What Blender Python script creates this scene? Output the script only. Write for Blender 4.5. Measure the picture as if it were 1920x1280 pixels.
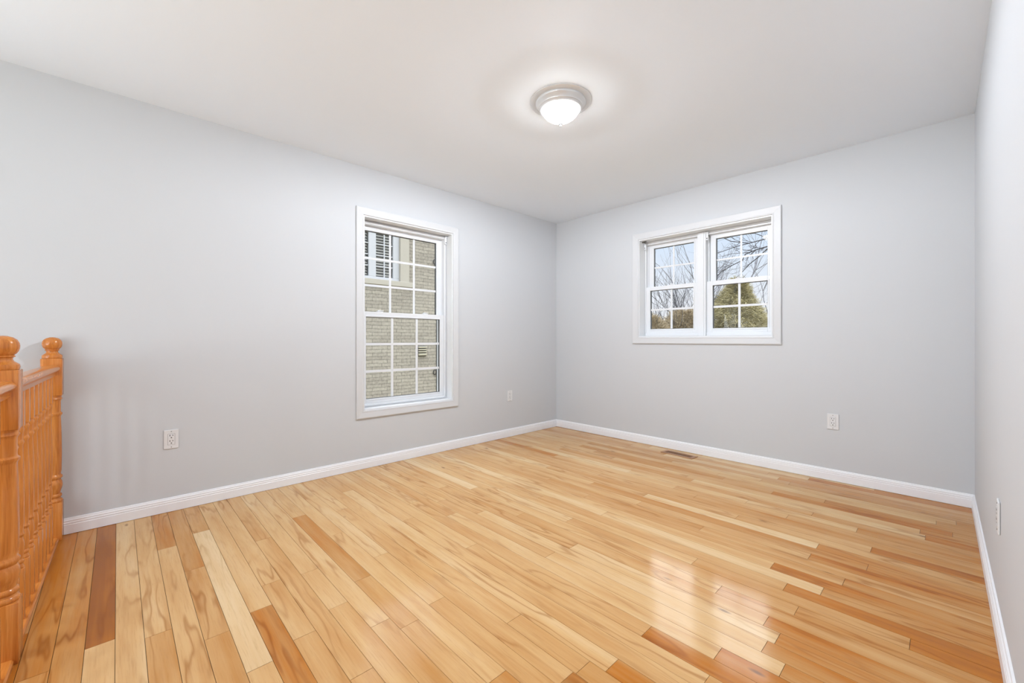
import bpy, bmesh, math, random
from mathutils import Vector, Matrix
for o in list(bpy.data.objects): bpy.data.objects.remove(o)
S = bpy.context.scene
COL = S.collection
PI = math.pi

# ------------------------------------------------------------------ camera
cam_d = bpy.data.cameras.new('camera'); cam = bpy.data.objects.new('camera', cam_d); COL.objects.link(cam)
cam_d.sensor_fit = 'HORIZONTAL'; cam_d.sensor_width = 36.0; cam_d.lens = 778.386/1920*36
cam_d.shift_y = -0.00174; cam_d.clip_start = 0.02; cam_d.clip_end = 500
cam.location = (3.2623, -3.8377, 1.0422); cam.rotation_euler = (PI/2, 0, math.radians(46.4715))
S.camera = cam

# ------------------------------------------------------------------ exposure
S.view_settings.view_transform = 'Standard'; S.view_settings.look = 'None'
S.view_settings.gamma = 1.0; S.view_settings.use_curve_mapping = False
S.view_settings.exposure = 0.0

# ------------------------------------------------------------------ sky (pale winter sky, brighter overhead)
W = bpy.data.worlds.new('sky'); S.world = W; W.use_nodes = True
nt = W.node_tree; nt.nodes.clear()
out = nt.nodes.new('ShaderNodeOutputWorld'); bg = nt.nodes.new('ShaderNodeBackground')
tc = nt.nodes.new('ShaderNodeTexCoord'); sx = nt.nodes.new('ShaderNodeSeparateXYZ')
rmp = nt.nodes.new('ShaderNodeValToRGB'); mul = nt.nodes.new('ShaderNodeMath'); mul.operation = 'MULTIPLY'; mul.inputs[1].default_value = 1.0
nt.links.new(tc.outputs['Generated'], sx.inputs[0]); nt.links.new(sx.outputs['Z'], mul.inputs[0]); nt.links.new(mul.outputs[0], rmp.inputs[0])
nt.links.new(rmp.outputs[0], bg.inputs[0]); nt.links.new(bg.outputs[0], out.inputs[0])
cr = rmp.color_ramp
stops = [(0.0, (.95,.95,.98)), (.10, (.86,.90,.98)), (.22, (.72,.85,1.03)), (.34, (1.3,1.45,1.65)), (.52, (3.9,4.1,4.4)), (1.0, (6.0,6.2,6.5))]
while len(cr.elements) < len(stops): cr.elements.new(0.5)
for e, (p, c) in zip(cr.elements, stops): e.position = p; e.color = (*c, 1)
bg.inputs[1].default_value = 1.0
# thin bright veil of cloud in front of the sun, beyond the double window
dp = nt.nodes.new('ShaderNodeVectorMath'); dp.operation = 'DOT_PRODUCT'; dp.inputs[1].default_value = Vector((-.27, .77, .60)).normalized()
mr = nt.nodes.new('ShaderNodeMapRange'); mr.interpolation_type = 'SMOOTHSTEP'; mr.inputs['From Min'].default_value = .93; mr.inputs['From Max'].default_value = .985; mr.inputs['To Max'].default_value = 4.0
ad = nt.nodes.new('ShaderNodeMix'); ad.data_type = 'RGBA'; ad.blend_type = 'ADD'; ad.inputs[0].default_value = 1.0
nt.links.new(tc.outputs['Generated'], dp.inputs[0]); nt.links.new(dp.outputs['Value'], mr.inputs['Value']); nt.links.new(rmp.outputs[0], ad.inputs[6]); nt.links.new(mr.outputs[0], ad.inputs[7]); nt.links.new(ad.outputs[2], bg.inputs[0])

# ------------------------------------------------------------------ lights: hall window daylight, and fill lamps added behind the camera
def area(name, loc, rot, sx_, sy_, power, col=(1,1,1)):
    d = bpy.data.lights.new(name, 'AREA'); d.shape = 'RECTANGLE'; d.size = sx_; d.size_y = sy_; d.energy = power; d.color = col
    o = bpy.data.objects.new(name, d); COL.objects.link(o); o.location = loc; o.rotation_euler = rot; return o
area('hall_window_daylight', (3.42, -6.30, 1.45), (-PI/2, 0, PI), .45, 1.15, 27, (.935,.975,1))
area('landing_fill_level', (1.85, -6.30, 1.2), (-PI/2, 0, PI), 1.8, 1.85, 17, (.92,.97,1))  # added fill lamp, aimed level into the room from out of view
area('landing_fill_up', (1.85, -6.24, .75), (-PI/2-.9, 0, PI), 1.8, .9, 27, (.92,.97,1))  # added fill lamp, tilted up to brighten the ceiling
area('stair_fill', (-.12, -5.6, 1.0), (0, -PI/2-.3, 0), 1.3, .95, 25, (.92,.97,1))  # added side fill lamp by the stairs, out of view

# ================================================================== helpers
def lin(r, g, b):
    f = lambda c: (c/255/12.92) if c/255 <= .04045 else ((c/255+.055)/1.055)**2.4
    return (f(r), f(g), f(b), 1)
class NT:
    def __init__(s, name):
        s.m = bpy.data.materials.new(name); s.m.use_nodes = True; s.t = s.m.node_tree; s.t.nodes.clear()
        s.out = s.n('ShaderNodeOutputMaterial')
    def n(s, typ, **kw):
        x = s.t.nodes.new(typ)
        for k, v in kw.items(): setattr(x, k, v)
        return x
    def l(s, a, b): s.t.links.new(a, b)
    def bsdf(s, col=None, rough=.5, metal=0, spec=.5):
        b = s.n('ShaderNodeBsdfPrincipled'); b.inputs['Roughness'].default_value = rough; b.inputs['Metallic'].default_value = metal
        b.inputs['Specular IOR Level'].default_value = spec
        if col: b.inputs['Base Color'].default_value = col
        s.l(b.outputs[0], s.out.inputs[0]); return b
    def math(s, op, a, b=None, c=None):
        x = s.n('ShaderNodeMath', operation=op)
        for i, v in enumerate((a, b, c)):
            if v is None: continue
            if isinstance(v, (int, float)): x.inputs[i].default_value = v
            else: s.l(v, x.inputs[i])
        return x.outputs[0]
    def ramp(s, fac, stops, interp='LINEAR'):
        r = s.n('ShaderNodeValToRGB'); r.color_ramp.interpolation = interp
        while len(r.color_ramp.elements) < len(stops): r.color_ramp.elements.new(.5)
        for e, (p, c) in zip(r.color_ramp.elements, stops): e.position = p; e.color = c
        s.l(fac, r.inputs[0]); return r.outputs[0]
    def noise(s, vec, scale, detail=3, rough=.5, dist=0):
        x = s.n('ShaderNodeTexNoise'); x.inputs['Scale'].default_value = scale; x.inputs['Detail'].default_value = detail
        x.inputs['Roughness'].default_value = rough; x.inputs['Distortion'].default_value = dist
        if vec is not None: s.l(vec, x.inputs['Vector'])
        return x.outputs['Fac']
    def mix(s, fac, a, b, mode='MIX'):
        x = s.n('ShaderNodeMix', data_type='RGBA', blend_type=mode)
        for k, v in ((0, fac), (6, a), (7, b)):
            if isinstance(v, (int, float)): x.inputs[k].default_value = v
            elif isinstance(v, tuple): x.inputs[k].default_value = v
            else: s.l(v, x.inputs[k])
        return x.outputs[2]
    def bump(s, h, strength, dist, b):
        x = s.n('ShaderNodeBump'); x.inputs['Strength'].default_value = strength; x.inputs['Distance'].default_value = dist
        s.l(h, x.inputs['Height']); s.l(x.outputs[0], b.inputs['Normal'])
    def obj(s):
        return s.n('ShaderNodeTexCoord').outputs['Object']

def m_plain(name, col, rough=.5, metal=0, spec=.5, var=.03, scale=30):
    t = NT(name); b = t.bsdf(col, rough, metal, spec)
    f = t.noise(t.obj(), scale, 2)
    c2 = tuple(min(1, c*(1-var)) for c in col[:3]) + (1,)
    t.l(t.mix(f, col, c2), b.inputs['Base Color']); return t.m
def m_wall(name, col):
    t = NT(name); b = t.bsdf(col, .6, 0, .18)
    f = t.noise(t.obj(), 260, 2, .6); t.bump(f, .08, .002, b)
    g = t.noise(t.obj(), 1.3, 2); t.l(t.mix(g, col, tuple(c*.985 for c in col[:3])+(1,)), b.inputs['Base Color']); return t.m

M = {}
M['wall'] = m_wall('wall_paint', lin(205,208,211))
M['ceil'] = m_wall('ceiling_paint', lin(238,246,254))
M['trim'] = m_plain('trim_paint', lin(226,228,230), .35, 0, .5, .01)
M['casing'] = m_plain('casing_paint', lin(211,213,215), .4, 0, .4, .01)
M['base'] = m_plain('baseboard_paint', lin(240,241,244), .35, 0, .4, .01)
M['vinyl'] = m_plain('white_vinyl', lin(226,229,232), .3, 0, .5, .01)
M['plastic'] = m_plain('white_plastic', lin(224,225,226), .3, 0, .5, .01)
M['slot'] = m_plain('slot_dark', lin(35,33,32), .5)
M['seal'] = m_plain('glazing_seal_grey', lin(70,72,74), .5)
M['screw'] = m_plain('screw_steel', lin(150,150,150), .35, .6)
M['nickel'] = m_plain('polished_white_nickel', lin(222,226,230), .16, .15, .8, .02)
M['darkmetal'] = m_plain('dark_bracket_metal', lin(110,108,104), .4, .7)
M['sub'] = m_plain('subfloor_dark', lin(70,42,20), .8)
M['vent'] = m_plain('register_brown', lin(172,126,90), .4, .05, .5, .15, 60)
M['cream'] = m_plain('cream_stone', lin(172,167,156), .8, 0, .2, .06, 12)
M['ground'] = m_plain('winter_grass', lin(140,132,95), .9, 0, .1, .4, 3)
M['outframe'] = m_plain('outdoor_frame_white', lin(182,184,188), .5)
M['shutter'] = m_plain('shutter_white', lin(205,202,194), .5)
M['dimroom'] = m_plain('dim_room', lin(110,108,98), .8, 0, .2, .3, 6)
M['hood'] = m_plain('vent_hood_beige', lin(170,164,144), .6)

def m_glass(name='window_glass', refl=1.0):
    t = NT(name); tr = t.n('ShaderNodeBsdfTransparent'); tr.inputs[0].default_value = (.985, .99, .99, 1)
    gl = t.n('ShaderNodeBsdfGlossy'); gl.inputs['Roughness'].default_value = .02
    fr = t.n('ShaderNodeFresnel'); fr.inputs[0].default_value = 1.45
    mx = t.n('ShaderNodeMixShader'); t.l(t.math('MULTIPLY', fr.outputs[0], refl), mx.inputs[0]); t.l(tr.outputs[0], mx.inputs[1]); t.l(gl.outputs[0], mx.inputs[2]); t.l(mx.outputs[0], t.out.inputs[0])
    return t.m
M['glass'] = m_glass(refl=.5)
def m_lampglass():
    t = NT('lamp_glass'); tr = t.n('ShaderNodeBsdfTransparent'); gl = t.n('ShaderNodeBsdfGlossy'); gl.inputs['Roughness'].default_value = .06
    df = t.n('ShaderNodeEmission'); df.inputs[0].default_value = (1,.99,.97,1); df.inputs[1].default_value = 150
    fr = t.n('ShaderNodeFresnel'); fr.inputs[0].default_value = 1.5
    m1 = t.n('ShaderNodeMixShader'); m1.inputs[0].default_value = .22; t.l(tr.outputs[0], m1.inputs[1]); t.l(df.outputs[0], m1.inputs[2])
    m2 = t.n('ShaderNodeMixShader'); t.l(fr.outputs[0], m2.inputs[0]); t.l(m1.outputs[0], m2.inputs[1]); t.l(gl.outputs[0], m2.inputs[2]); t.l(m2.outputs[0], t.out.inputs[0])
    return t.m
M['lampglass'] = m_lampglass()
def m_emit(name, col, s):
    t = NT(name); e = t.n('ShaderNodeEmission'); e.inputs[0].default_value = col; e.inputs[1].default_value = s; t.l(e.outputs[0], t.out.inputs[0]); return t.m
M['bulb'] = m_emit('bulb_glow', (.94, .985, 1.07, 1), 6350)

def m_floor():
    t = NT('hardwood_boards'); b = t.bsdf(None, .2, 0, .15)
    at = t.n('ShaderNodeAttribute', attribute_name='board'); sc = t.n('ShaderNodeSeparateColor'); t.l(at.outputs['Color'], sc.inputs[0])
    tone, r1, r2 = sc.outputs[0], sc.outputs[1], sc.outputs[2]
    o = t.obj(); sp = t.n('ShaderNodeSeparateXYZ'); t.l(o, sp.inputs[0])
    x = t.math('ADD', sp.outputs[0], t.math('MULTIPLY', r1, 37.0)); y = t.math('ADD', sp.outputs[1], t.math('MULTIPLY', r2, 23.0))
    def vec(kx, ky):
        c = t.n('ShaderNodeCombineXYZ'); t.l(t.math('MULTIPLY', x, kx), c.inputs[0]); t.l(t.math('MULTIPLY', y, ky), c.inputs[1]); t.l(t.math('MULTIPLY', r1, 11.0), c.inputs[2]); return c.outputs[0]
    # flowing figure (cathedral lines)
    warp = t.noise(vec(1.1, 8), 1, 3, .5)
    ph = t.math('ADD', t.math('MULTIPLY', warp, 44), t.math('MULTIPLY', y, 60))
    ring = t.math('POWER', t.math('ADD', t.math('MULTIPLY', t.math('SINE', ph), .5), .5), 7.0)
    patch = t.noise(vec(1.1, 5), 1, 2); amount = t.ramp(patch, [(.42, (0,0,0,1)), (.62, (1,1,1,1))])
    ring = t.math('MULTIPLY', ring, amount)
    # fine pores and streaks
    pore = t.noise(vec(12, 260), 1, 3, .6); pore = t.ramp(pore, [(.52, (0,0,0,1)), (.72, (1,1,1,1))])
    streak = t.noise(vec(1.6, 45), 1, 3, .6)
    cloud = t.noise(vec(1.8, 11), 1, 2, .5)
    tn = t.math('ADD', tone, t.math('MULTIPLY', t.math('SUBTRACT', cloud, .5), .6))
    tn = t.math('ADD', tn, t.math('MULTIPLY', t.math('SUBTRACT', streak, .5), .3))
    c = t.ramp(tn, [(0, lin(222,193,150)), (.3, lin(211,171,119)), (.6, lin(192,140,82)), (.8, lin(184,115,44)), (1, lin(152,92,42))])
    c = t.mix(t.math('MULTIPLY', ring, .8), c, (.66,.52,.38,1), 'MULTIPLY')
    c = t.mix(t.math('MULTIPLY', pore, .2), c, lin(150,95,50))
    # sparse small knots and mineral streaks
    v = t.n('ShaderNodeTexVoronoi'); v.inputs['Scale'].default_value = 1; t.l(vec(3.2, 9.0), v.inputs['Vector'])
    kn = t.ramp(v.outputs['Distance'], [(0, (1,1,1,1)), (.045, (.8,.8,.8,1)), (.1, (0,0,0,1))])
    sel = t.n('ShaderNodeSeparateColor'); t.l(v.outputs['Color'], sel.inputs[0])
    kn = t.math('MULTIPLY', kn, t.math('GREATER_THAN', sel.outputs[0], .84))
    c = t.mix(t.math('MULTIPLY', kn, .85), c, lin(96,56,28))
    t.l(c, b.inputs['Base Color'])
    rg = t.noise(vec(6, 20), 1, 2); t.l(t.math('ADD', t.math('MULTIPLY', rg, .06), .09), b.inputs['Roughness'])
    h = t.math('ADD', t.math('MULTIPLY', t.noise(vec(9, 26), 1, 2), 1.0), t.math('MULTIPLY', t.noise(vec(20, 300), 1, 2), .12))
    t.bump(h, .18, .0010, b)
    return t.m
M['floor'] = m_floor()
def m_wood(name, axis, c1, c2, c3, rough=.17):
    t = NT(name); b = t.bsdf(None, rough, 0, .5)
    o = t.obj(); sp = t.n('ShaderNodeSeparateXYZ'); t.l(o, sp.inputs[0])
    k = [38, 38, 38]; k[axis] = 2.2
    c = t.n('ShaderNodeCombineXYZ')
    for i in range(3): t.l(t.math('MULTIPLY', sp.outputs[i], k[i]), c.inputs[i])
    f = t.noise(c.outputs[0], 1, 4, .6, 1.2)
    col = t.ramp(f, [(.25, c1), (.5, c2), (.75, c3)])
    k2 = [260, 260, 260]; k2[axis] = 9; d = t.n('ShaderNodeCombineXYZ')
    for i in range(3): t.l(t.math('MULTIPLY', sp.outputs[i], k2[i]), d.inputs[i])
    p = t.ramp(t.noise(d.outputs[0], 1, 2), [(.55, (0,0,0,1)), (.75, (1,1,1,1))])
    t.l(t.mix(t.math('MULTIPLY', p, .3), col, lin(130,72,28)), b.inputs['Base Color']); return t.m
OAK = (lin(219,148,77), lin(201,124,55), lin(171,97,37))
M['oakz'] = m_wood('oak_upright', 2, *OAK); M['oakx'] = m_wood('oak_rail', 0, *OAK)
def m_brick():
    t = NT('beige_brick'); b = t.bsdf(None, .9, 0, .1)
    o = t.obj(); sp = t.n('ShaderNodeSeparateXYZ'); t.l(o, sp.inputs[0])
    wob = t.math('MULTIPLY', t.math('SUBTRACT', t.noise(o, 3.0, 2), .5), .03)
    c = t.n('ShaderNodeCombineXYZ'); t.l(sp.outputs[1], c.inputs[0]); t.l(t.math('ADD', sp.outputs[2], wob), c.inputs[1])
    br = t.n('ShaderNodeTexBrick'); t.l(c.outputs[0], br.inputs['Vector']); br.offset = .37; br.offset_frequency = 2
    for k, v in (('Scale', 1), ('Mortar Size', .006), ('Mortar Smooth', .3), ('Brick Width', .36), ('Row Height', .078), ('Bias', 0)): br.inputs[k].default_value = v
    br.inputs['Color1'].default_value = lin(164,157,144); br.inputs['Color2'].default_value = lin(142,135,124); br.inputs['Mortar'].default_value = lin(70,66,58)
    n = t.noise(o, 18, 3, .6)
    t.l(t.mix(.35, br.outputs['Color'], t.ramp(n, [(.3, lin(114,110,103)), (.7, lin(180,175,164))])), b.inputs['Base Color']); return t.m
M['brick'] = m_brick()
def m_leaf(name, a, b_, c_):
    t = NT(name); b = t.bsdf(None, .8, 0, .1)
    f = t.noise(t.obj(), 7, 3, .7); t.l(t.ramp(f, [(.3, a), (.5, b_), (.7, c_)]), b.inputs['Base Color']); return t.m
M['needles'] = m_leaf('olive_needles', lin(122,116,84), lin(158,150,114), lin(194,186,150))
M['dryleaf'] = m_leaf('tan_twigs', lin(126,113,90), lin(160,146,120), lin(192,180,156))
M['bark'] = m_leaf('grey_bark', lin(58,58,62), lin(72,72,76), lin(90,90,94))
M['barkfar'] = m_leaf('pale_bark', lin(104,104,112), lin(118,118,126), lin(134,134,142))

class MB:
    def __init__(s): s.bm = bmesh.new()
    def box(s, x0, x1, y0, y1, z0, z1, bevel=0):
        n0 = len(s.bm.verts)
        vs = [s.bm.verts.new((x, y, z)) for x in (x0, x1) for y in (y0, y1) for z in (z0, z1)]
        fs = [s.bm.faces.new([vs[i] for i in q]) for q in ((0,1,3,2),(4,6,7,5),(0,4,5,1),(2,3,7,6),(0,2,6,4),(1,5,7,3))]
        if bevel:
            es = list({e for f in fs for e in f.edges}); bmesh.ops.bevel(s.bm, geom=es, offset=bevel, segments=2, affect='EDGES', profile=.5)
        return s
    def prism(s, pts, a0, a1, fn):        # pts: 2D outline, swept from a0 to a1; fn(p, q, a) -> xyz
        A = [s.bm.verts.new(fn(p, q, a0)) for p, q in pts]; B = [s.bm.verts.new(fn(p, q, a1)) for p, q in pts]
        n = len(pts)
        for i in range(n): s.bm.faces.new((A[i], A[(i+1) % n], B[(i+1) % n], B[i]))
        s.bm.faces.new(A[::-1]); s.bm.faces.new(B); return s
    def lathe(s, prof, cx=0, cy=0, n=24, cap=True):   # prof: (r, z)
        rings = []
        for r, z in prof:
            rings.append([s.bm.verts.new((cx+r*math.cos(2*PI*i/n), cy+r*math.sin(2*PI*i/n), z)) for i in range(n)])
        for a, b in zip(rings, rings[1:]):
            for i in range(n): s.bm.faces.new((a[i], a[(i+1) % n], b[(i+1) % n], b[i]))
        if cap: s.bm.faces.new(rings[0][::-1]); s.bm.faces.new(rings[-1])
        return s
    def tube(s, pts, rad, n=5):
        rings = []
        for i, p in enumerate(pts):
            p = Vector(p); d = (Vector(pts[min(i+1, len(pts)-1)]) - Vector(pts[max(i-1, 0)])).normalized()
            u = d.orthogonal().normalized(); v = d.cross(u); r = rad[i] if hasattr(rad, '__len__') else rad
            rings.append([s.bm.verts.new(p + (u*math.cos(2*PI*k/n) + v*math.sin(2*PI*k/n))*r) for k in range(n)])
        for a, b in zip(rings, rings[1:]):
            for i in range(n): s.bm.faces.new((a[i], a[(i+1) % n], b[(i+1) % n], b[i]))
        s.bm.faces.new(rings[0][::-1]); s.bm.faces.new(rings[-1]); return s
    def build(s, name, mat, parent=None, smooth=False, loc=None):
        bmesh.ops.recalc_face_normals(s.bm, faces=s.bm.faces[:])
        me = bpy.data.meshes.new(name); s.bm.to_mesh(me); s.bm.free()
        if smooth:
            for p in me.polygons: p.use_smooth = True
            me.set_sharp_from_angle(angle=math.radians(38))
        o = bpy.data.objects.new(name, me); COL.objects.link(o); me.materials.append(mat)
        if parent: o.parent = parent
        if loc: o.location = loc
        return o
def empty(name, loc=(0,0,0), rz=0):
    o = bpy.data.objects.new(name, None); COL.objects.link(o); o.location = loc; o.rotation_euler = (0,0,rz); return o
def tag(o, label=None, cat=None, group=None, kind=None):
    for k, v in (('label', label), ('category', cat), ('group', group), ('kind', kind)):
        if v: o[k] = v
    return o
def struct(o, label, cat): return tag(o, label, cat, kind='structure')
def copy_tree(o, parent=None):
    c = o.copy(); COL.objects.link(c); c.parent = parent
    for ch in [x for x in bpy.data.objects if x.parent == o]: copy_tree(ch, c)
    return c

H = 2.44; YR = -6.2; XH = 5.0
xr = lambda y: 3.3716 - .00966*y          # inner face of the right wall
YE = -3.95                                 # the right wall ends just beside the camera; the hall is wider
# opening sizes
LW = (-2.398, -1.52, .466, 2.052); BW = (1.09, 2.28, 1.067, 2.053); T = .22
# ================================================================== room shell
SW = (-6.08, -5.12, .3, 1.75)
w = MB()
for a in ((-T, 0, SW[1], LW[0], -2.6, H), (-T, 0, YR-.2, SW[0], -2.6, H), (-T, 0, SW[0], SW[1], -2.6, SW[2]), (-T, 0, SW[0], SW[1], SW[3], H), (-T, 0, LW[1], T, -.3, H), (-T, 0, LW[0], LW[1], -.3, LW[2]), (-T, 0, LW[0], LW[1], LW[3], H)): w.box(*a)
struct(w.build('wall_left', M['wall']), 'long white wall with the tall sash window', 'wall')
w = MB()
for a in ((0, BW[0], 0, T, -.3, H), (BW[1], 3.60, 0, T, -.3, H), (BW[0], BW[1], 0, T, -.3, BW[2]), (BW[0], BW[1], 0, T, BW[3], H)): w.box(*a)
struct(w.build('wall_back', M['wall']), 'white far wall with the wide double window', 'wall')
w = MB(); w.prism([(xr(0), 0), (xr(0)+.12, 0), (xr(YE)+.12, YE), (xr(YE), YE)], -.3, H, lambda p, q, a: (p, q, a))
w.box(xr(YE), XH, YE, YE+.12, -.3, H)
struct(w.build('wall_right', M['wall']), 'white wall at the right edge beside the camera', 'wall')
w = MB(); HW = (3.19, 3.65, .85, 2.05); PW = (.93, 2.77, .2, 2.15); SW = (-6.08, -5.12, .3, 1.75)
for a in ((0, PW[0], YR-.2, YR, -2.6, H), (PW[1], HW[0], YR-.2, YR, -.3, H), (HW[1], XH+.2, YR-.2, YR, -.3, H), (PW[0], PW[1], YR-.2, YR, -2.6, PW[2]), (PW[0], PW[1], YR-.2, YR, PW[3], H), (HW[0], HW[1], YR-.2, YR, -.3, HW[2]), (HW[0], HW[1], YR-.2, YR, HW[3], H)): w.box(*a)
struct(w.build('wall_rear', M['wall']), 'white hall wall behind the camera', 'wall')
w = MB(); w.box(XH, XH+.2, YR, YE+.12, -.3, H)
struct(w.build('wall_hall', M['wall']), 'white hall side wall behind the camera', 'wall')
w = MB(); w.box(-T, XH+.2, YR-.2, T, H, H+.2)
struct(w.build('ceiling', M['ceil']), 'plain white ceiling', 'ceiling')

# floor boards ------------------------------------------------------
random.seed(7)
ROWH = .0745; Y0 = -3.993
HOLE = (0, 2.2, -5.15, -4.15)
ROWS = {-1: ([1.31], [.62,.55]), 0: ([1.9], [.5,.3]), 1: ([1.26], [.98,.25]), 2: ([2.2], [.3,.4]), 3: ([1.33], [.35,.5]), 4: ([.566, 1.9], [.6,.35,.4]), 5: ([.9, 1.485], [.6,.52,.5]),
 6: ([.465, 1.75], [.5,.08,.35]), 7: ([1.425], [.3,.62]), 8: ([1.26, 1.697], [.3,.38,.45]), 9: ([.795, 2.0], [.35,.4,.5]), 10: ([1.28, 1.613], [.3,.35,.38]), 11: ([1.82], [.33,.45]),
 12: ([.62, 1.50, 1.9], [.3,.62,.5,.42]), 13: ([1.0, 2.3], [.3,.35,.5]), 14: ([1.367, 1.853], [.25,.3,.45]), 15: ([.7, 2.45], [.3,.4,.45]), 16: ([2.143, 2.46], [.35,.42,.45]), 17: ([.41, 2.519], [.4,.28,.62]),
 18: ([1.1, 2.9], [.35,.4,.45]), 19: ([1.6, 2.75], [.3,.38,.2]), 20: ([.9, 2.517], [.3,.4,.55]), 21: ([1.217, 2.733], [.4,.22,.58]), 22: ([1.0, 1.93, 2.9], [.3,.42,.28,.4]), 23: ([1.313, 2.83], [.4,.2,.42]),
 24: ([.8, 1.956, 2.85], [.3,.42,.2,.45]), 25: ([1.5, 2.795], [.4,.45,.5]), 26: ([.965, 2.6], [.08,.32,.4]), 27: ([1.75, 2.858], [.25,.45,.28]), 28: ([1.1, 2.438, 3.17], [.3,.35,.45,.62]), 29: ([1.4, 2.786], [.3,.42,.6]),
 30: ([1.838, 2.9], [.12,.2,.3]), 31: ([.8, 2.7], [.35,.3,.55]), 32: ([1.6, 2.95], [.4,.48,.35]), 33: ([1.2, 2.32], [.4,.48,.3]), 34: ([1.9, 2.8], [.35,.42,.5]), 35: ([1.476, 3.005], [.35,.62,.45]),
 36: ([1.0, 1.86], [.2,.42,.12]), 37: ([.7, 2.403], [.4,.48,.25]), 38: ([1.4, 2.996], [.38,.5,.68]), 39: ([2.1], [.42,.55]), 42: ([1.5, 2.7], [.4,.45,.3])}
bm = bmesh.new(); lay = bm.loops.layers.float_color.new('board'); G = .0007
def board(x0, x1, y0, y1, tone):
    if x1-x0 < .02 or y1-y0 < .004: return
    dz = [random.uniform(-.00022, .00022) for _ in range(4)]
    xm = (x0+x1)/2; wr = max(0, min(1, (xm-2.55)/.65)); tone = min(1, tone*(1-.5*wr) + .5*wr + (.12 if y1 < -3.9 else 0))  # painted-in light: boards deepen to the right, and a little by the railing
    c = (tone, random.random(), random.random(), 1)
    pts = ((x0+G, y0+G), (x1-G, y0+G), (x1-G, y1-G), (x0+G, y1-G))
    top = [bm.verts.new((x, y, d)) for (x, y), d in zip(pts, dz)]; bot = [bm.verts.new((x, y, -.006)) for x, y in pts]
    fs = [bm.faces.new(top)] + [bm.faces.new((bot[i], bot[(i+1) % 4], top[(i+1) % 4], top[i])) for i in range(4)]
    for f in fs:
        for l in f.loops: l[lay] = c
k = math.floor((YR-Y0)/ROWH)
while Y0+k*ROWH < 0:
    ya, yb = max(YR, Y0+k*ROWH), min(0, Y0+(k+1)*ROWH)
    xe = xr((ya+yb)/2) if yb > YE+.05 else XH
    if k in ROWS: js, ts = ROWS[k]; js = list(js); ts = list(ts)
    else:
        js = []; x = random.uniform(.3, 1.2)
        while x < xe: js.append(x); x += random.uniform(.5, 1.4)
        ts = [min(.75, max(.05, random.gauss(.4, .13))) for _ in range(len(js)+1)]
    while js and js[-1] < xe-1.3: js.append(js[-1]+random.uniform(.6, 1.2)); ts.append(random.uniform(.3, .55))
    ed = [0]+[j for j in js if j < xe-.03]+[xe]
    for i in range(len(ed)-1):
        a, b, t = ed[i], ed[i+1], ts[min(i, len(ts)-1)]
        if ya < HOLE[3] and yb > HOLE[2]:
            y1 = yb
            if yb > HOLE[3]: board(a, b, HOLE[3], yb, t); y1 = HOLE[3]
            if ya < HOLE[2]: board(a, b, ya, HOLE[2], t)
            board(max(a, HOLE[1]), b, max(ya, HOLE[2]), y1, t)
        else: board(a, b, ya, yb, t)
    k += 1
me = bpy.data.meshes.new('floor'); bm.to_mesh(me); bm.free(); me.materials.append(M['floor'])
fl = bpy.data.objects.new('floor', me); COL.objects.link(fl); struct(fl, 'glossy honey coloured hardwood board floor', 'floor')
w = MB()
for a in ((-T, XH+.2, HOLE[3], T), (HOLE[1], XH+.2, HOLE[2], HOLE[3]), (-T, XH+.2, YR-.2, HOLE[2])): w.box(a[0], a[1], a[2], a[3], -.3, -.004)
sf = w.build('subfloor', M['sub'], fl)
w = MB(); w.box(0, 2.2, HOLE[3]-.012, HOLE[3]+.1, -2.6, -.012).box(0, 2.2, HOLE[2]-.1, HOLE[2]+.012, -2.6, -.012).box(2.188, 2.4, HOLE[2], HOLE[3], -2.6, -.012).box(-.2, 2.4, YR, 0, -2.8, -2.6)
struct(w.build('wall_stairwell', M['wall']), 'white stairwell walls below the railing', 'wall')

# baseboards ---------------------------------------------------------
BP = [(0,.002),(.014,.002),(.014,.050),(.0118,.053),(.0128,.056),(.0128,.062),(.0105,.065),(.0112,.068),(.0112,.073),(.0075,.077),(.006,.083),(0,.085)]
struct(MB().prism(BP, -4.046, 0, lambda p, q, a: (p, a, q)).build('baseboard_left', M['base']), 'white moulded baseboard along the left wall', 'baseboard')
struct(MB().prism(BP, 0, xr(0), lambda p, q, a: (a, -p, q)).build('baseboard_back', M['base']), 'white moulded baseboard along the far wall', 'baseboard')
struct(MB().prism(BP, YE, 0, lambda p, q, a: (xr(a)-p, a, q)).build('baseboard_right', M['base']), 'white moulded baseboard along the right wall', 'baseboard')

# ================================================================== windows
def L2W(u, v, d): return (-d, u, v)        # left wall: u = y, depth goes out along -x
def B2W(u, v, d): return (u, d, v)         # far wall: u = x, depth goes out along +y
class WB(MB):
    def __init__(s, mp): super().__init__(); s.mp = mp
    def b(s, u0, u1, v0, v1, d0, d1, bevel=0):
        p, q = s.mp(u0, v0, d0), s.mp(u1, v1, d1)
        return s.box(min(p[0],q[0]), max(p[0],q[0]), min(p[1],q[1]), max(p[1],q[1]), min(p[2],q[2]), max(p[2],q[2]), bevel)
    def ring(s, u0, u1, v0, v1, wl, wr, wb, wt, d0, d1, bevel=0):
        s.b(u0, u0+wl, v0, v1, d0, d1, bevel); s.b(u1-wr, u1, v0, v1, d0, d1, bevel)
        s.b(u0+wl, u1-wr, v0, v0+wb, d0, d1, bevel); s.b(u0+wl, u1-wr, v1-wt, v1, d0, d1, bevel); return s
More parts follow.
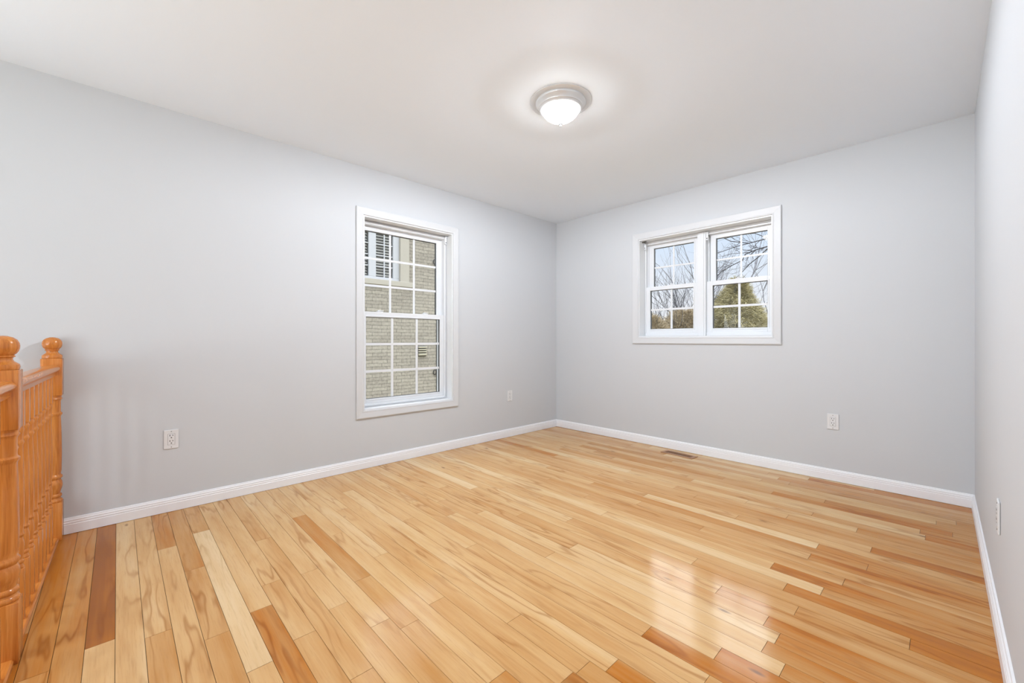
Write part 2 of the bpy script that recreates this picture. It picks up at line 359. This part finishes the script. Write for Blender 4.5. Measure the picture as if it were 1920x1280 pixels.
def casing(mp, O, cw, par):
    # mitred flat casing with a stepped profile
    prof = [(0, 0), (0, .011), (.008, .013), (.012, .0115), (cw-.016, .0155), (cw-.006, .0165), (cw, .014), (cw, 0)]
    m = WB(mp); u0, u1, v0, v1 = O
    cs = [(u0, v0, -1, -1), (u1, v0, 1, -1), (u1, v1, 1, 1), (u0, v1, -1, 1)]
    R = [[m.bm.verts.new(mp(u+su*e, v+sv*e, -h)) for e, h in prof] for u, v, su, sv in cs]
    for i in range(4):
        a, b = R[i], R[(i+1) % 4]
        for j in range(len(prof)-1): m.bm.faces.new((a[j], a[j+1], b[j+1], b[j]))
    return m.build('window_casing', M['casing'], par)
def sash(mp, name, par, u0, u1, v0, v1, g, d, cols, rows, bw, th=.03):
    gu0, gu1, gv0, gv1 = g
    m = WB(mp); m.ring(u0, u1, v0, v1, gu0-u0, u1-gu1, gv0-v0, v1-gv1, d-.016, d+th-.016, .002)
    m.ring(gu0-.012, gu1+.012, gv0-.012, gv1+.012, .012, .012, .012, .012, d-.020, d-.012, .002)
    s = m.build(name, M['vinyl'], par)
    m = WB(mp); m.ring(gu0, gu1, gv0, gv1, .0035, .0035, .0035, .0035, d-.009, d+.010); m.build('glazing_seal', M['seal'], s)
    m = WB(mp); m.b(gu0, gu1, gv0, gv1, d+.0, d+.004); m.build('pane', M['glass'], s)
    m = WB(mp)
    for i in range(1, cols):
        u = gu0+(gu1-gu0)*i/cols; m.b(u-bw/2, u+bw/2, gv0, gv1, d-.006, d-.001)
    for i in range(1, rows):
        v = gv0+(gv1-gv0)*i/rows; m.b(gu0, gu1, v-bw/2, v+bw/2, d-.0065, d-.0005)
    m.build('muntin_grid', M['vinyl'], s)
    return s
def lock(mp, par, u, v, d):
    m = WB(mp); m.b(u-.028, u+.028, v, v+.006, d-.014, d+.012, .002); m.b(u-.016, u+.016, v+.006, v+.016, d-.010, d+.010, .004); m.b(u-.004, u+.03, v+.010, v+.015, d-.018, d-.008, .002)
    return m.build('sash_lock', M['vinyl'], par)
# tall window in the left wall
w1 = empty('window_1', (0, 0, 0)); struct(w1, 'tall white double hung window facing the brick house', 'window')
casing(L2W, LW, .06, w1)
m = WB(L2W); m.ring(LW[0]-.001, LW[1]+.001, LW[2]-.001, LW[3]+.001, .012, .012, .012, .012, -.001, T); m.build('jamb_liner', M['trim'], w1)
m = WB(L2W); I = (LW[0]+.012, LW[1]-.012, LW[2]+.012, LW[3]-.012)
m.ring(*I, .022, .020, .028, .030, .095, .20, .003); m.ring(I[0]+.01, I[1]-.01, I[2]+.01, I[3]-.01, .012, .012, .010, .014, .088, .10, .002)
m.ring(*I, .03, .03, .03, .042, .14, .20); m.build('window_frame', M['vinyl'], w1)
lo = sash(L2W, 'lower_sash', w1, -2.376, -1.541, .506, 1.279, (-2.329, -1.594, .542, 1.236), .122, 3, 3, .021)
up = sash(L2W, 'upper_sash', w1, -2.370, -1.553, 1.24, 2.012, (-2.322, -1.608, 1.276, 1.971), .160, 3, 3, .019)
lock(L2W, lo, -2.198, 1.279, .125); lock(L2W, lo, -1.748, 1.279, .125)
# double window in the far wall
w2 = empty('window_2', (0, 0, 0)); struct(w2, 'wide white double window facing bare trees', 'window')
casing(B2W, BW, .063, w2)
m = WB(B2W); m.ring(BW[0]-.001, BW[1]+.001, BW[2]-.001, BW[3]+.001, .010, .010, .012, .012, -.001, T); m.build('jamb_liner', M['trim'], w2)
m = WB(B2W); I = (BW[0]+.010, BW[1]-.010, BW[2]+.012, BW[3]-.012)
m.ring(*I, .010, .014, .030, .028, .112, .20, .002); m.b(1.640, 1.717, I[2], I[3], .092, .20, .004); m.b(1.655, 1.702, I[2], I[3]-.004, .086, .094, .002)
m.ring(*I, .02, .02, .03, .04, .155, .20); m.b(1.632, 1.728, I[2], I[3], .155, .20); m.build('window_frame', M['vinyl'], w2)
for (u0, u1, gl, gu, U0, U1) in ((1.106, 1.641, (1.154, 1.593, 1.150, 1.542), (1.174, 1.584, 1.580, 1.976), 1.122, 1.632), (1.717, 2.258, (1.769, 2.213, 1.146, 1.540), (1.785, 2.204, 1.578, 1.973), 1.735, 2.252)):
    s_lo = sash(B2W, 'lower_sash', w2, u0, u1, 1.100, 1.581, gl, .136, 2, 2, .019)
    s_up = sash(B2W, 'upper_sash', w2, U0, U1, 1.545, 2.012, gu, .172, 2, 2, .015)
    lock(B2W, s_lo, (u0+u1)/2, 1.581, .139)
# narrow hall window behind the camera, then two openings added for fill light
w3 = empty('window_3', (0, 0, 0)); struct(w3, 'narrow white hall window behind the camera', 'window')
H2W = lambda u, v, d: (u, YR-d, v)
m = WB(H2W); m.ring(*HW, .03, .03, .03, .03, .06, .14); m.build('window_frame', M['vinyl'], w3); casing(H2W, HW, .06, w3)
w4 = empty('fill_window_4', (0, 0, 0)); struct(w4, 'wide white opening added for fill light behind the camera', 'window')  # unseen opening put in for the two landing fill lamps
P2W = H2W
m = WB(P2W); m.ring(*PW, .04, .04, .04, .04, .06, .14); m.build('window_frame', M['vinyl'], w4); casing(P2W, PW, .06, w4)

w5 = empty('fill_window_5', (0, 0, 0)); struct(w5, 'white opening added for fill light beside the stairs behind the camera', 'window')  # unseen opening put in for the side fill lamp
m = WB(L2W); m.ring(*SW, .03, .03, .03, .03, .06, .11); m.build('window_frame', M['vinyl'], w5); casing(L2W, SW, .06, w5)

# blind brackets left in the window recesses
def bracket(name, mp, u, v, d, lab, side):
    e = empty(name, mp(u, v, d)); tag(e, lab, 'bracket', 'leftover blind brackets')
    Z = mp(0, 0, 0)
    q = lambda a, b, c: tuple(Vector(mp(a, b, c)) - Vector(mp(0, 0, 0)))
    m = WB(q); m.b(-.010, .010, -.075, .0, -.006, .006, .002); m.b(-.012, .012, -.012, 0, -.014, .008, .002); m.build('clip', M['vinyl'], e)
    m = WB(q); m.b(-.004, .004, -.064, -.056, -.010, -.005); m.build('screw', M['slot'], e)
    return e, q
e, q = bracket('blind_bracket', B2W, 1.116, 2.040, .088, 'small blind bracket with dark metal tip in left corner of the double window', 1)
m = WB(q); m.b(-.020, .026, -.008, .0, -.034, -.016, .003); m.b(.006, .024, -.022, -.006, -.030, -.020, .003); m.build('metal_tip', M['darkmetal'], e)
bracket('blind_bracket', B2W, 1.729, 2.034, .098, 'small white blind bracket at the mullion of the double window', 1)
bracket('blind_bracket', L2W, -1.546, 2.034, .080, 'small white blind bracket in top right corner of the tall window', -1)

# ================================================================== wall plates
def outlet(loc, rz, lab):
    e = empty('wall_outlet', loc, rz); tag(e, lab, 'outlet', 'white wall outlets')
    # local: wall plane is y = 0, plate faces -y
    m = MB(); m.box(-.035, .035, -.006, 0, -.057, .057, .0025); pl = m.build('cover_plate', M['plastic'], e)
    m = MB()
    m.box(-.0175, -.0165, -.0064, -.005, -.0335, .0335); m.box(.0165, .0175, -.0064, -.005, -.0335, .0335); m.box(-.0175, .0175, -.0064, -.005, .0328, .0338); m.box(-.0175, .0175, -.0064, -.005, -.0338, -.0328)
    m.build('shadow_gap', M['screw'], pl)
    m = MB(); m.box(-.0162, .0162, -.0075, -.004, -.0325, .0325, .001); rc = m.build('receptacle', M['plastic'], e)
    m = MB()
    for cz in (.0165, -.0165):
        m.box(-.0085, -.0055, -.0079, -.007, cz+.002, cz+.0115); m.box(.0055, .0085, -.0079, -.007, cz+.003, cz+.0105)
        m.lathe([(.0032, -.0079), (.0032, -.007)], 0, 0, 10) if False else m.box(-.0028, .0028, -.0079, -.007, cz-.0095, cz-.0040)
    m.build('slots', M['slot'], rc)
    for cz in (.047, -.047):
        m = MB(); m.prism([(.003*math.cos(i*PI/5), .003*math.sin(i*PI/5)) for i in range(10)], -.0072, -.005, lambda p, q_, a: (p, a, cz+q_)); m.build('screw', M['screw'], e)
    return e
outlet((2.671, 0, .4365), 0, 'white outlet on the far wall below and right of the double window')
outlet((0, -3.601, .4375), PI/2, 'white outlet low on the left wall nearest the wooden railing')
outlet((0, -.775, .438), PI/2, 'white outlet low on the left wall between tall window and room corner')
e = outlet((xr(-1.56), -1.56, .413), -PI/2-.00966, 'white outlet seen edge-on on the wall at the right edge')

# ================================================================== floor register
e = empty('floor_register', (1.572, -.142, 0), math.radians(-4)); tag(e, 'brown slotted floor register beside the far baseboard', 'vent')
m = MB(); a, b, c, d = .150, .056, .122, .032
for q in ((-a, a, -b, -d), (-a, a, d, b), (-a, -c, -d, d), (c, a, -d, d)): m.box(q[0], q[1], q[2], q[3], 0, .005, .0015)
m.build('frame', M['vent'], e)
MB().box(-c, c, -d, d, .0004, .001).build('duct_opening', M['slot'], e)
m = MB()
for i in range(22): x = -c+.006+i*.0111; m.box(x-.0019, x+.0019, -d, d, .001, .0038)
m.build('louvers', M['vent'], e)

# ================================================================== ceiling lights
def ceiling_lamp(loc, lab):
    e = empty('ceiling_light', loc); tag(e, lab, 'ceiling light')
    MB().lathe([(.178, 0), (.178, -.004), (.172, -.007), (.150, -.009)], 0, 0, 64).build('ceiling_plate', M['nickel'], e, True)
    MB().lathe([(.146, -.008), (.147, -.014), (.144, -.020), (.140, -.022), (.134, -.032), (.130, -.035), (.128, -.041), (.122, -.044), (.118, -.052), (.110, -.0545), (.106, -.050), (.103, -.030)], 0, 0, 64).build('canopy_ring', M['nickel'], e, True)
    m = MB(); pr = [(.106, -.034), (.107, -.046), (.104, -.062), (.096, -.076), (.082, -.090), (.062, -.103), (.040, -.114), (.024, -.121), (.014, -.127), (.006, -.129)]
    n = 48; rings = []
    for r, z in pr: rings.append([m.bm.verts.new(((r*(1+.018*math.cos(24*2*PI*i/n)))*math.cos(2*PI*i/n), (r*(1+.018*math.cos(24*2*PI*i/n)))*math.sin(2*PI*i/n), z)) for i in range(n)])
    for A, B in zip(rings, rings[1:]):
        for i in range(n): m.bm.faces.new((A[i], A[(i+1) % n], B[(i+1) % n], B[i]))
    m.build('glass_shade', M['lampglass'], e, True)
    MB().lathe([(.003, -.124), (.012, -.128), (.013, -.131), (.006, -.134), (.005, -.137), (.0075, -.141), (.006, -.146), (.002, -.148)], 0, 0, 20).build('finial', M['nickel'], e, True)
    MB().lathe([(.010, -.030), (.014, -.034), (.022, -.042), (.025, -.050), (.024, -.058), (.016, -.069), (.004, -.0725)], 0, 0, 20).build('bulb', M['bulb'], e, True)
    return e
lamp = ceiling_lamp((1.69, -1.95, H), 'round flush ceiling light with clear glass bowl and glowing bulb')

# ================================================================== oak railing (newels, handrail, balusters, shoe)
RA = math.radians(-1.1)
rail = empty('stair_railing', (.045, -4.085, 0), RA); tag(rail, 'honey oak stair railing with ball topped posts at the left edge', 'railing')
def newel(x):
    m = MB(); h = .038
    m.box(x-h, x+h, -h, h, 0, .196, .003); m.box(x-h, x+h, -h, h, .752, .945, .003)
    m.lathe([(.030, .190), (.036, .196), (.038, .203), (.036, .210), (.031, .214), (.030, .219), (.034, .223), (.036, .230), (.034, .236), (.029, .240), (.031, .252), (.036, .270), (.038, .285), (.036, .300), (.031, .312), (.033, .317), (.0375, .323), (.0375, .331), (.033, .337), (.031, .342),
             (.034, .36), (.0352, .45), (.034, .55), (.031, .640), (.033, .646), (.037, .652), (.037, .659), (.031, .665), (.031, .72), (.033, .728), (.037, .734), (.034, .741), (.034, .746), (.037, .752), (.034, .757)], x, 0, 32)
    n = m.build('newel_post', M['oakz'], rail, True)
    MB().lathe([(.030, .943), (.036, .946), (.0375, .954), (.036, .962), (.030, .967), (.024, .972), (.021, .979), (.022, .984), (.027, .987), (.027, .990), (.024, .992), (.030, .998), (.0335, .1004*10), (.0362, 1.014), (.0368, 1.022), (.0355, 1.032), (.031, 1.042), (.022, 1.050), (.010, 1.0545), (.002, 1.0555)], x, 0, 32).build('ball_finial', M['oakz'], n, True)
XN = (0, 1.115, 2.05)
for x in XN: newel(x)
HP = [(-.020,.858),(.020,.858),(.020,.872),(.024,.878),(.030,.884),(.0335,.890),(.0335,.897),(.030,.904),(.022,.910),(.010,.9125),(-.010,.9125),(-.022,.910),(-.030,.904),(-.0335,.897),(-.0335,.890),(-.030,.884),(-.024,.878),(-.020,.872)]
for a, b in ((0, 1), (1, 2)):
    MB().prism(HP, XN[a]+.037, XN[b]-.037, lambda p, q, s: (s, p, q)).build('handrail', M['oakx'], rail, True)
    MB().prism([(-.028,0),(.028,0),(.028,.012),(.024,.019),(-.024,.019),(-.028,.012)], XN[a]+.037, XN[b]-.037, lambda p, q, s: (s, p, q)).build('shoe_rail', M['oakx'], rail)
def baluster(x):
    m = MB(); h = .0155
    m.box(x-h, x+h, -h, h, .018, .205, .002); m.box(x-h, x+h, -h, h, .725, .860, .002)
    m.lathe([(.012, .200), (.0145, .206), (.015, .212), (.012, .217), (.0115, .222), (.0145, .226), (.0145, .232), (.011, .237), (.0125, .25), (.015, .268), (.0155, .283), (.0145, .30), (.011, .318), (.0135, .322), (.0158, .328), (.0135, .335), (.0125, .340),
             (.0148, .37), (.0150, .45), (.0138, .56), (.0118, .655), (.0135, .66), (.0155, .666), (.0135, .672), (.0118, .678), (.012, .70), (.0145, .708), (.0155, .714), (.0130, .720), (.0145, .728)], x, 0, 14)
    return m.build('baluster', M['oakz'], rail, True)
NB = 9
b0 = baluster(0); xs = [XN[0]+.038+(XN[1]-XN[0]-.076)*(i+1)/(NB+1) for i in range(NB)] + [XN[1]+.038+(XN[2]-XN[1]-.076)*(i+1)/8 for i in range(7)]
for i, x in enumerate(xs):
    o = b0 if i == 0 else b0.copy()
    if i: COL.objects.link(o); o.parent = rail
    o.location = (x, 0, 0)

# ================================================================== outside: neighbour's brick house
ho = empty('neighbor_house', (-5.6, 1, -3)); tag(ho, 'beige brick house seen through the tall window', 'house')
P = lambda x, y, z: (x+5.6, y-1, z+3)      # world to house-local
def hb(m, x0, x1, y0, y1, z0, z1, bv=0):
    a, b = P(x0, y0, z0), P(x1, y1, z1); return m.box(a[0], b[0], a[1], b[1], a[2], b[2], bv)
NW = (-1.30, .96, 2.40, 4.05)
m = MB()
for q in ((-5.0, NW[0]-.23), (NW[1]+.23, 4.5)): hb(m, -9.0, -5.6, q[0], q[1], -3, 4.7)
hb(m, -9.0, -5.6, NW[0]-.23, NW[1]+.23, -3, NW[2]-.12); hb(m, -9.0, -5.6, NW[0]-.23, NW[1]+.23, NW[3]+.2, 4.7)
m.build('brick_wall', M['brick'], ho)
m = MB(); hb(m, -5.75, -5.57, NW[1], NW[1]+.23, NW[2]-.001, NW[3]+.2, .006); hb(m, -5.75, -5.57, NW[0]-.23, NW[0], NW[2]-.001, NW[3]+.2, .006); hb(m, -5.75, -5.57, NW[0], NW[1], NW[3], NW[3]+.2, .006); m.build('stone_surround', M['cream'], ho)
m = MB(); hb(m, -5.75, -5.54, NW[0]-.25, NW[1]+.33, NW[2]-.12, NW[2], .008); m.build('stone_sill', M['cream'], ho)
m = MB(); D0, D1 = -5.70, -5.64
for q in ((NW[0], NW[1], NW[2], NW[2]+.07), (NW[0], NW[1], NW[3]-.07, NW[3]), (NW[1]-.15, NW[1], NW[2]+.07, NW[3]-.07), (NW[0], NW[0]+.15, NW[2]+.07, NW[3]-.07), (.22, .39, NW[2]+.07, NW[3]-.07), (-.73, -.56, NW[2]+.07, NW[3]-.07)): hb(m, D0, D1, *q, .006)
fr = m.build('window_frame', M['outframe'], ho)
m = MB(); hb(m, -5.68, -5.645, .297, .311, NW[2], NW[3]); m.build('frame_joint', M['seal'], fr)
m = MB()
for y in (.60, -.17): hb(m, -5.685, -5.665, y-.014, y+.014, NW[2], NW[3])
for z in (2.71, 2.96, 3.21, 3.46, 3.71): hb(m, -5.686, -5.664, NW[0], NW[1], z-.011, z+.011)
m.build('muntin_grid', M['outframe'], fr)
m = MB(); hb(m, -5.69, -5.685, NW[0], NW[1], NW[2], NW[3]); m.build('pane', M['glass'], fr)
m = MB()
for y0, y1 in ((-.56, .22), (.39, .81), (-1.15, -.73)):
    z = NW[2]+.05
    while z < NW[3]:
        a = [P(-5.735, y0, z), P(-5.775, y0, z+.042), P(-5.775, y1, z+.042), P(-5.735, y1, z)]; vs = [m.bm.verts.new(v) for v in a]+[m.bm.verts.new((v[0], v[1], v[2]-.01)) for v in a]
        for f in ((0,1,2,3),(7,6,5,4),(0,4,5,1),(1,5,6,2),(2,6,7,3),(3,7,4,0)): m.bm.faces.new([vs[i] for i in f])
        z += .064
m.build('shutter_louvers', M['shutter'], ho)
m = MB(); hb(m, -6.3, -6.25, NW[0]-.2, NW[1]+.2, NW[2]-.12, NW[3]+.2); m.build('room_behind', M['dimroom'], ho)
m = MB(); hb(m, -9.2, -5.3, -5.2, 4.7, 4.7, 4.8); m.build('roof', M['seal'], ho)
# dryer vent hood on the brick
v = empty('vent_hood', (-5.6, 1.535, .765)); tag(v, 'small beige vent hood with slots on the brick wall', 'vent')
m = MB(); m.box(0, .02, -.125, .125, -.125, .125, .01); m.build('back_plate', M['seal'], v)
m = MB()
for q in ((-.11, .11, .075, .11), (-.11, .11, .022, .05), (-.11, .11, -.03, -.003), (-.11, .11, -.105, -.055)): m.box(.02, .07, q[0], q[1], q[2], q[3], .008)
m.build('slats', M['hood'], v)
# cable down the brick with two clips
c = empty('wall_cable', (-5.6, 1.965, -3)); tag(c, 'thin dark vertical cable on the brick house wall', 'cable')
MB().box(.0, .02, -.008, .008, 0, 8.0).build('cable', M['seal'], c)
for z, lab in ((2.98, 'small dark ring hook on brick level with the upper sash'), (.23, 'small dark ring hook on brick level with the lower sash')):
    o = MB(); pts = [(.03, .045*math.cos(a*PI/8), .06*math.sin(a*PI/8)) for a in range(17)]; o.tube(pts, .012, 6)
    k_ = o.build('ring_hook', M['slot'], None, True, (-5.6, 1.90, z)); tag(k_, lab, 'hook', 'ring hooks on the brick wall')

gr = MB(); gr.box(-60, 60, -40, 90, -3.2, -3.0); struct(gr.build('ground', M['ground']), 'winter lawn below the windows', 'ground')

# ================================================================== outside: trees
def bare_tree(loc, hgt, seed, lab, mat, r0=.16, lean=(0,0), depth=6, spread=.55, name='bare_tree'):
    rnd = random.Random(seed); e = empty(name, loc); tag(e, lab, 'tree', 'bare trees beyond the double window')
    tm = MB(); bmx = MB()
    def grow(p, d, L, r, lv):
        n = 3; pts = [p]; dd = d
        for i in range(n):
            dd = (dd + Vector((rnd.gauss(0,.10), rnd.gauss(0,.10), rnd.gauss(.03,.07)))).normalized(); pts.append(pts[-1]+dd*L/n)
        (tm if lv == 0 else bmx).tube(pts, [r*(1-.13*i) for i in range(n+1)], 6 if lv < 2 else 4 if lv < 4 else 3)
        if lv >= depth: return
        kids = 3 if lv < 3 else 2
        if lv == 0: kids = 4
        for j in range(kids):
            q = pts[-1] if j == 0 else pts[rnd.choice((1, 2, 3) if lv else (2, 3, 3))]
            ax = Vector((rnd.gauss(0,1), rnd.gauss(0,1), rnd.gauss(0,.5))).normalized()
            nd = (dd + ax*spread*(.5 if j == 0 else 1.25) + Vector((0,0,.12))).normalized()
            grow(q, nd, L*rnd.uniform(.62,.86), max(.004, r*(.66 if j == 0 else .55)), lv+1)
    grow(Vector((0,0,0)), Vector((lean[0], lean[1], 1)).normalized(), hgt*.30, r0, 0)
    tm.build('trunk', mat, e, True); bmx.build('branches', mat, e, True); return e
bare_tree((-5.6, 13.4, -3), 8.6, 3, 'bare tree with thin upright twigs beyond the left sash of the double window', M['bark'], .075)
bare_tree((-4.75, 14.6, -3), 8.4, 11, 'bare forked tree just left of the mullion of the double window', M['bark'], .085)
bare_tree((-6.3, 24.5, -3), 12.5, 5, 'tall pale bare tree behind the evergreen', M['barkfar'], .11)
bare_tree((-3.6, 24.0, -3), 11.8, 8, 'pale bare tree behind the right sash, furthest right', M['barkfar'], .10)
bare_tree((-9.4, 27, -3), 11.0, 14, 'pale bare tree furthest off beyond the left sash', M['barkfar'], .10)
# near tree whose boughs cross the top of the right sash
def bough_tree():
    rnd = random.Random(4); e = empty('bare_tree', (2.3, 7.3, -3)); tag(e, 'near bare tree reaching dark boughs across the right upper sash', 'tree', 'bare trees beyond the double window')
    o = Vector((2.3, 7.3, -3)); tm = MB(); m = MB()
    tm.tube([Vector(p)-o for p in ((2.3,7.3,-3), (2.28,7.3,-.5), (2.2,7.25,1.6), (2.25,7.2,3.4), (2.35,7.3,5.6))], [.17,.14,.12,.09,.05], 9)
    def twig(p, d, L, r, lv):
        pts = [p]; dd = d
        for i in range(3): dd = (dd+Vector((rnd.gauss(0,.16), rnd.gauss(0,.16), rnd.gauss(.05,.12)))).normalized(); pts.append(pts[-1]+dd*L/3)
        m.tube(pts, [r, r*.85, r*.7, r*.5], 3)
        if lv < 2:
            for k in range(2): twig(pts[1+k], (dd+Vector((rnd.gauss(0,.7), rnd.gauss(0,.5), rnd.gauss(.1,.6)))).normalized(), L*.6, r*.6, lv+1)
    boughs = [([(2.22,7.2,2.6),(1.29,6.57,3.12),(.63,6.31,3.06),(.38,6.2,2.99),(.17,6.2,2.93)], .020), ([(.38,6.2,2.99),(.24,6.19,2.87),(.16,6.25,2.79)], .009),
        ([(2.25,7.2,3.0),(1.27,6.69,3.30),(.56,6.38,3.24),(.21,6.31,3.18),(-.14,6.23,3.27),(-.4,6.1,3.44)], .018), ([(.21,6.31,3.18),(-.02,6.21,3.13),(-.39,6.11,3.02),(-.56,6.08,2.97)], .010),
        ([(.17,6.2,2.93),(.11,6.2,2.8),(-.1,6.27,2.74),(-.34,6.31,2.63),(-.51,6.28,2.5)], .012), ([(.63,6.31,3.06),(.37,6.47,2.89),(.15,6.53,2.75),(-.05,6.62,2.58)], .012), ([(.56,6.38,3.24),(.3,6.4,3.4),(-.02,6.36,3.42),(-.3,6.35,3.38)], .009)]
    for pts, r in boughs:
        P_ = [Vector(p)-o for p in pts]; m.tube(P_, [r*(1-.13*i) for i in range(len(P_))], 6)
        for a, b in zip(P_[1:], P_[2:]):
            for k in range(2):
                q = a.lerp(b, rnd.random()); twig(q, ((b-a).normalized()+Vector((rnd.gauss(-.2,.6), rnd.gauss(0,.4), rnd.gauss(.3,.7)))).normalized(), rnd.uniform(.25,.6), r*.42, 0)
    tm.build('trunk', M['bark'], e, True); m.build('boughs', M['bark'], e, True)
bough_tree()
def evergreen(loc, hgt, rad, seed, lab, mat, name='evergreen_tree', n=34000, cone=True):
    rnd = random.Random(seed); e = empty(name, loc); tag(e, lab, 'tree', 'evergreens beyond the double window')
    MB().tube([(0,0,0), (0,0,hgt*.5), (0,0,hgt*.97)], [.12, .08, .02], 8).build('trunk', M['bark'], e, True)
    m = MB()
    for i in range(n):
        t = rnd.random()**.75; a = rnd.uniform(0, 2*PI)
        if cone: z = hgt*(.04+.96*t); rr = rad*(1-t)**.8*(.35+.65*rnd.random()**.7)*(1+.3*math.sin(z*5+a*3)*math.sin(a*2+z*2.3)) + .05
        else: z = hgt*(.05+.95*t); rr = rad*math.sqrt(max(.02, 1-((t-.35)/.66)**2))*(.5+.5*rnd.random())
        c = Vector((math.cos(a)*rr, math.sin(a)*rr, z)); dr = Vector((math.cos(a+rnd.gauss(0,.7)), math.sin(a+rnd.gauss(0,.7)), rnd.gauss(.05,.45) if cone else rnd.gauss(.5,.6))).normalized()
        L = rnd.uniform(.12, .30); s = dr.cross(Vector((rnd.gauss(0,1), rnd.gauss(0,1), rnd.gauss(0,1)))).normalized()*rnd.uniform(.005, .012)
        vs = [m.bm.verts.new(c-s), m.bm.verts.new(c+s), m.bm.verts.new(c+dr*L+s*.4), m.bm.verts.new(c+dr*L-s*.4)]; m.bm.faces.new(vs)
    m.build('foliage', mat, e); return e
evergreen((-2.75, 14.7, -3), 6.5, 2.9, 31, 'olive evergreen filling the right lower sash of the double window', M['needles'], n=46000)
evergreen((-1.5, 18.6, -3), 6.6, 2.6, 32, 'olive evergreen behind and right of the largest evergreen', M['needles'])
evergreen((-4.35, 13.4, -3), 5.2, 1.5, 33, 'low tan bushy evergreen beside the mullion in the left lower sash', M['dryleaf'], cone=False)
evergreen((-5.1, 11.6, -3), 4.9, 1.4, 34, 'low tan bushy evergreen at the far left of the left lower sash', M['dryleaf'], cone=False)
